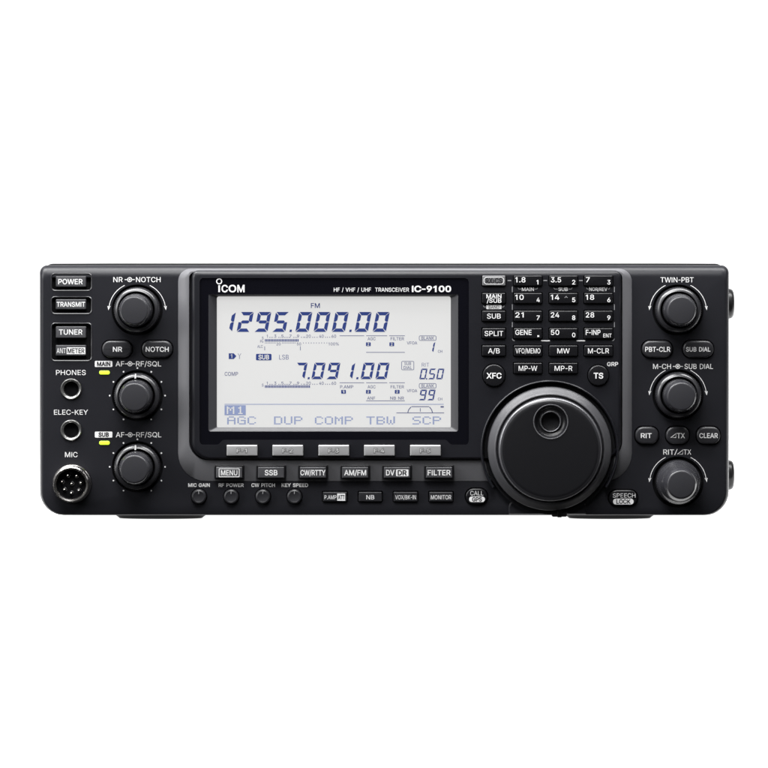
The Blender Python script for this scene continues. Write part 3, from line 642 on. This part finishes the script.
# keypad
MAIN = {(0, 1): ('1.8', '1'), (0, 2): ('3.5', '2'), (0, 3): ('7', '3'), (1, 1): ('10', '4'), (1, 2): ('14', '5'), (1, 3): ('18', '6'), (2, 1): ('21', '7'), (2, 2): ('24', '8'), (2, 3): ('28', '9'),
        (3, 1): ('GENE', '.'), (3, 2): ('50', '0'), (3, 3): ('F-INP', 'ENT')}
SOLO = {(2, 0): ('SUB', 13.6), (3, 0): ('SPLIT', 18.6), (4, 0): ('A/B', 11.6), (4, 1): ('VFO/MEMO', 24.6), (4, 2): ('MW', 12.4), (4, 3): ('M-CLR', 21), (5, 1): ('MP-W', 18.6), (5, 2): ('MP-R', 17.8)}
for (r, c, x0, y0, x1, y1) in KEYS:
    b = MB(); d = 14.2; top = (r, c) == (0, 0)
    b.rbox(x0, y0, x1, y1, .8, 7, 14, .75, 'lightbutton' if top else 'keycap')
    if (r, c) in MAIN:
        t, n = MAIN[(r, c)]
        wd = {1: 4.0, 2: 8.4, 3: 10.2, 4: 16.2, 5: 14.6}[len(t)]
        b.text(t, x0+1.4, x0+1.4+wd, y0+4.1, 4.9, d, 'print', .010)
        if n == '.': b.rect(x1-4.6, y1-3.2, x1-2.8, y1-1.6, d)
        elif n == 'ENT': b.text(n, x1-9.4, x1-1.2, y1-3.0, 3.7, d, 'print', .006)
        else: b.text(n, x1-5.4, x1-(3.6 if n == '1' else 2.2), y1-3.5, 4.3, d, 'print', .012)
        if t == '14': b.stroke([(x0+15.3, y0+4.6), (x0+16.6, y0+3.2), (x0+17.9, y0+4.6)], .7, d, 'printgray')
    elif (r, c) in SOLO:
        t, wd = SOLO[(r, c)]; m = (x0+x1)/2; b.text(t, m-wd/2, m+wd/2, (y0+y1)/2+.1, 4.9, d, 'print', .004)
    elif top:
        b.stroke(rrect(x0+1.6, y0+1.6, x1-1.6, y1-1.6, 3), .55, d, 'print', closed=True); b.text('RX\u203aCS', x0+3.2, x1-3.2, (y0+y1)/2, 4.8, d+.1, 'inkdark', .02)
    else:
        b.text('MAIN', x0+4, x1-4, y0+3.1, 4.0, d, 'print', .01); b.text('/SUB', x0+4.4, x1-4, y0+7.5, 4.0, d, 'print', .01)
    b.build('keypad_key', radio)
for (cx, cy, r, t, wd) in ((493.6, 375, 11.2, 'XFC', 15.2), (597.6, 375, 10.4, 'TS', 9.6)):
    b = MB(); b.lathe(cx, cy, [(r, 7), (r, 12.4), (r-.35, 13.4), (r-1, 14), (r-1.6, 14.1)], 'keycap', 64)
    b.text(t, cx-wd/2, cx+wd/2, cy+.2, 5.4, 14.3, 'print', .02); b.build('push_button', radio)
MD = 11.2
def brk(b, x0, x1, y, t, a, c, light=False):
    b.stroke([(x0, y-1.4), (x0+.8, y), (a-.6, y)], .6, MD, 'printgray'); b.stroke([(x1, y-1.4), (x1-.8, y), (c+.6, y)], .6, MD, 'printgray')
for (x0, x1, y, t, a, c) in ((517.6, 537.2, 289, 'MAIN', 521.4, 533.4), (553.2, 571.6, 289, 'SUB', 557.8, 567.2), (585.8, 609.2, 289, 'NOR/REV', 588.6, 606.6)):
    b = MB(); brk(b, x0, x1, y, t, a, c); b.text(t, a, c, y+.1, 3.4, MD, 'print', .012); b.build('printed_label', bez, False)
b = MB(); brk(b, 483, 504, 306.9, '', 486.4, 501); b.pill(486, 304.9, 501.2, 309, .7, MD, 'print'); b.text('BAND', 488.4, 498.8, 307, 3, MD+.12, 'inkgray', .01); b.build('printed_label', bez, False)
plabel('GRP', 606.4, 617.4, 363.8, 3.9, .012, bez, MD)
b = MB()
for x in (507.2, 543.0, 578.4): b.rect(x, 280, x+3.6, 281, MD, 'printgray')
for x in (511.9, 613.7):
    for (a, c) in ((286.6, 292), (304.2, 309.6), (322, 327)): b.rect(x-.35, a, x+.35, c, MD, 'printgray')
for (a, c) in ((540.6, 549.4), (576, 584.4)): b.rect(a, 340, c, 341, MD, 'print')
b.stroke([(511.9, 338.6), (512.6, 340), (514.4, 340.6)], .6, MD, 'printgray'); b.stroke([(613.7, 338.6), (613, 340), (611.4, 340.6)], .6, MD, 'printgray')
b.build('keypad_outline', bez, False)

# ------------------------------------------------------------------ tuning dial
DX, DY = 549.2, 448.0
b = MB(); b.lathe_arc(DX, DY+.6, [(69.2, -1), (69, 11.6), (68.5, 12.5), (67.9, 12.9), (67.2, 12.6), (66.7, 11.6), (66.5, 10), (66.4, .8)], 'bezel', 146, 394)
b.lathe(DX, DY+.6, [(65.2, -1), (65.2, 6.6), (56, 6.7)], 'well', 96)  # added black disc; its colour keeps the gap round the dial dark
b.build('dial_guard', radio)
b = MB()   # lower housing lip under the dial
arch = [(508.6, 514.2), (508.6, 507), (509.6, 503.6), (512.4, 501), (517, 499.6), (580, 499.6), (584.4, 501.4), (586, 505), (586, 514.2)]
arch2 = [(509.6, 513.6), (509.6, 507.3), (510.6, 504.3), (513, 502), (517.6, 500.8), (579.4, 500.8), (583.4, 502.3), (584.8, 505.4), (584.8, 513.6)]
b.loft([(arch, -1), (arch, .6), (arch2, 1.8)], 'panel'); b.build('dial_housing', radio)
b = MB()
b.lathe(DX, DY, [(61.4, 2), (61.8, 9), (61.6, 11), (61, 12), (60.2, 12.6), (56, 18.6), (55, 19.6), (54.2, 19.8), (53.6, 19.4), (53.3, 18, 'knob'), (52.6, 17.5, 'knob'), (51.9, 18, 'knob'), (51.6, 21, 'knob'), (51.4, 24.6, 'knob')], 'dialring', 160, cap=False)
b.lathe(DX, DY, [(51.4, 24.6), (51.1, 25.6, 'dialedge'), (50.5, 26.4, 'dialedge'), (49.9, 26.8, 'dialedge'), (49.0, 27.2, 'knob'), (47.8, 27.6, 'knob'), (46.5, 27.9, 'dialface'), (44.8, 28.0, 'dialface')], 'dialedge', 160, cap=False)
fx, fy = un(550.8, 421.8, 28)
b.plate(circ(DX, DY, 44.8, 160), [circ(fx, fy, 17.4, 64)], 28.0, 'dialface')
dial = b.build('tuning_dial', radio)
dial['label'] = 'large round tuning dial with a finger dimple near its top'
b = MB(); b.lathe(fx, fy, [(17.5, 27.0, 'dialedge'), (17.5, 27.9, 'dialedge'), (17.2, 28.4, 'dialedge'), (16.7, 28.4, 'dialedge'), (16.3, 27.8, 'dialedge'), (15.4, 25.6), (14, 23.6), (12, 22.6), (10.9, 22.8), (10.5, 23.8, 'dialedge'), (9.9, 24.2, 'dialedge'), (9.3, 23.6, 'dialedge'), (8.8, 21), (8.2, 17), (5, 16.4), (.8, 16.2)], 'dialface', 72)
b.build('finger_dimple', dial)
b = MB(); b.rbox(551.5, 505, 566.8, 516.4, 1.6, -2, 6.5, 1, 'case'); b.rbox(557, 509, 561.4, 516.9, .8, 6, 7.6, .6, 'rubber'); b.build('dial_lever', radio)

# ------------------------------------------------------------------ feet and side bumpers
def foot(cx, cd, fr):
    dr = 13
    b = MB(); n = 72; prof = [(fr-2, 507.5), (fr, 508.5), (fr, 516.4), (fr-.8, 517.2), (fr-3.6, 519.2), (fr-4.4, 520.1), (fr-5.4, 520.35), (10, 520.35)]
    rings = [[(cx+r*math.cos(2*PI*i/n), y, cd+dr*(r/fr)*math.sin(2*PI*i/n)) for i in range(n)] for r, y in prof]
    for k in range(len(rings)-1): b.add(rings[k]+rings[k+1], [(i, (i+1) % n, n+(i+1) % n, n+i) for i in range(n)], 'rubber')
    b.add(rings[-1], [tuple(range(n))], 'rubber', True); b.add(rings[0], [tuple(range(n))], 'rubber', True)
    b.build('foot', radio)
for cd in (-30, -690):
    foot(158.8, cd, 46.3); foot(611.4, cd, 45.5)
def bumper(cy, r):
    b = MB(); n = 56; cd = -95
    prof = [(r*.6, 724), (r, 726), (r, 738.6), (r-.4, 740.2), (r-1.4, 741.6), (r-3, 742.4), (r-6, 742.8)]
    rings = [[(x, cy+q*math.cos(2*PI*i/n), cd+q*math.sin(2*PI*i/n)) for i in range(n)] for q, x in prof]
    for k in range(len(rings)-1): b.add(rings[k]+rings[k+1], [(i, (i+1) % n, n+(i+1) % n, n+i) for i in range(n)], 'bumper')
    b.add(rings[-1], [tuple(range(n))], 'bumper', True)
    b.build('side_bumper', radio)
_, y1 = un(0, 303.7, -95); _, y2 = un(0, 475, -95)
bumper(y1, 15.4); bumper(y2, 15.2)
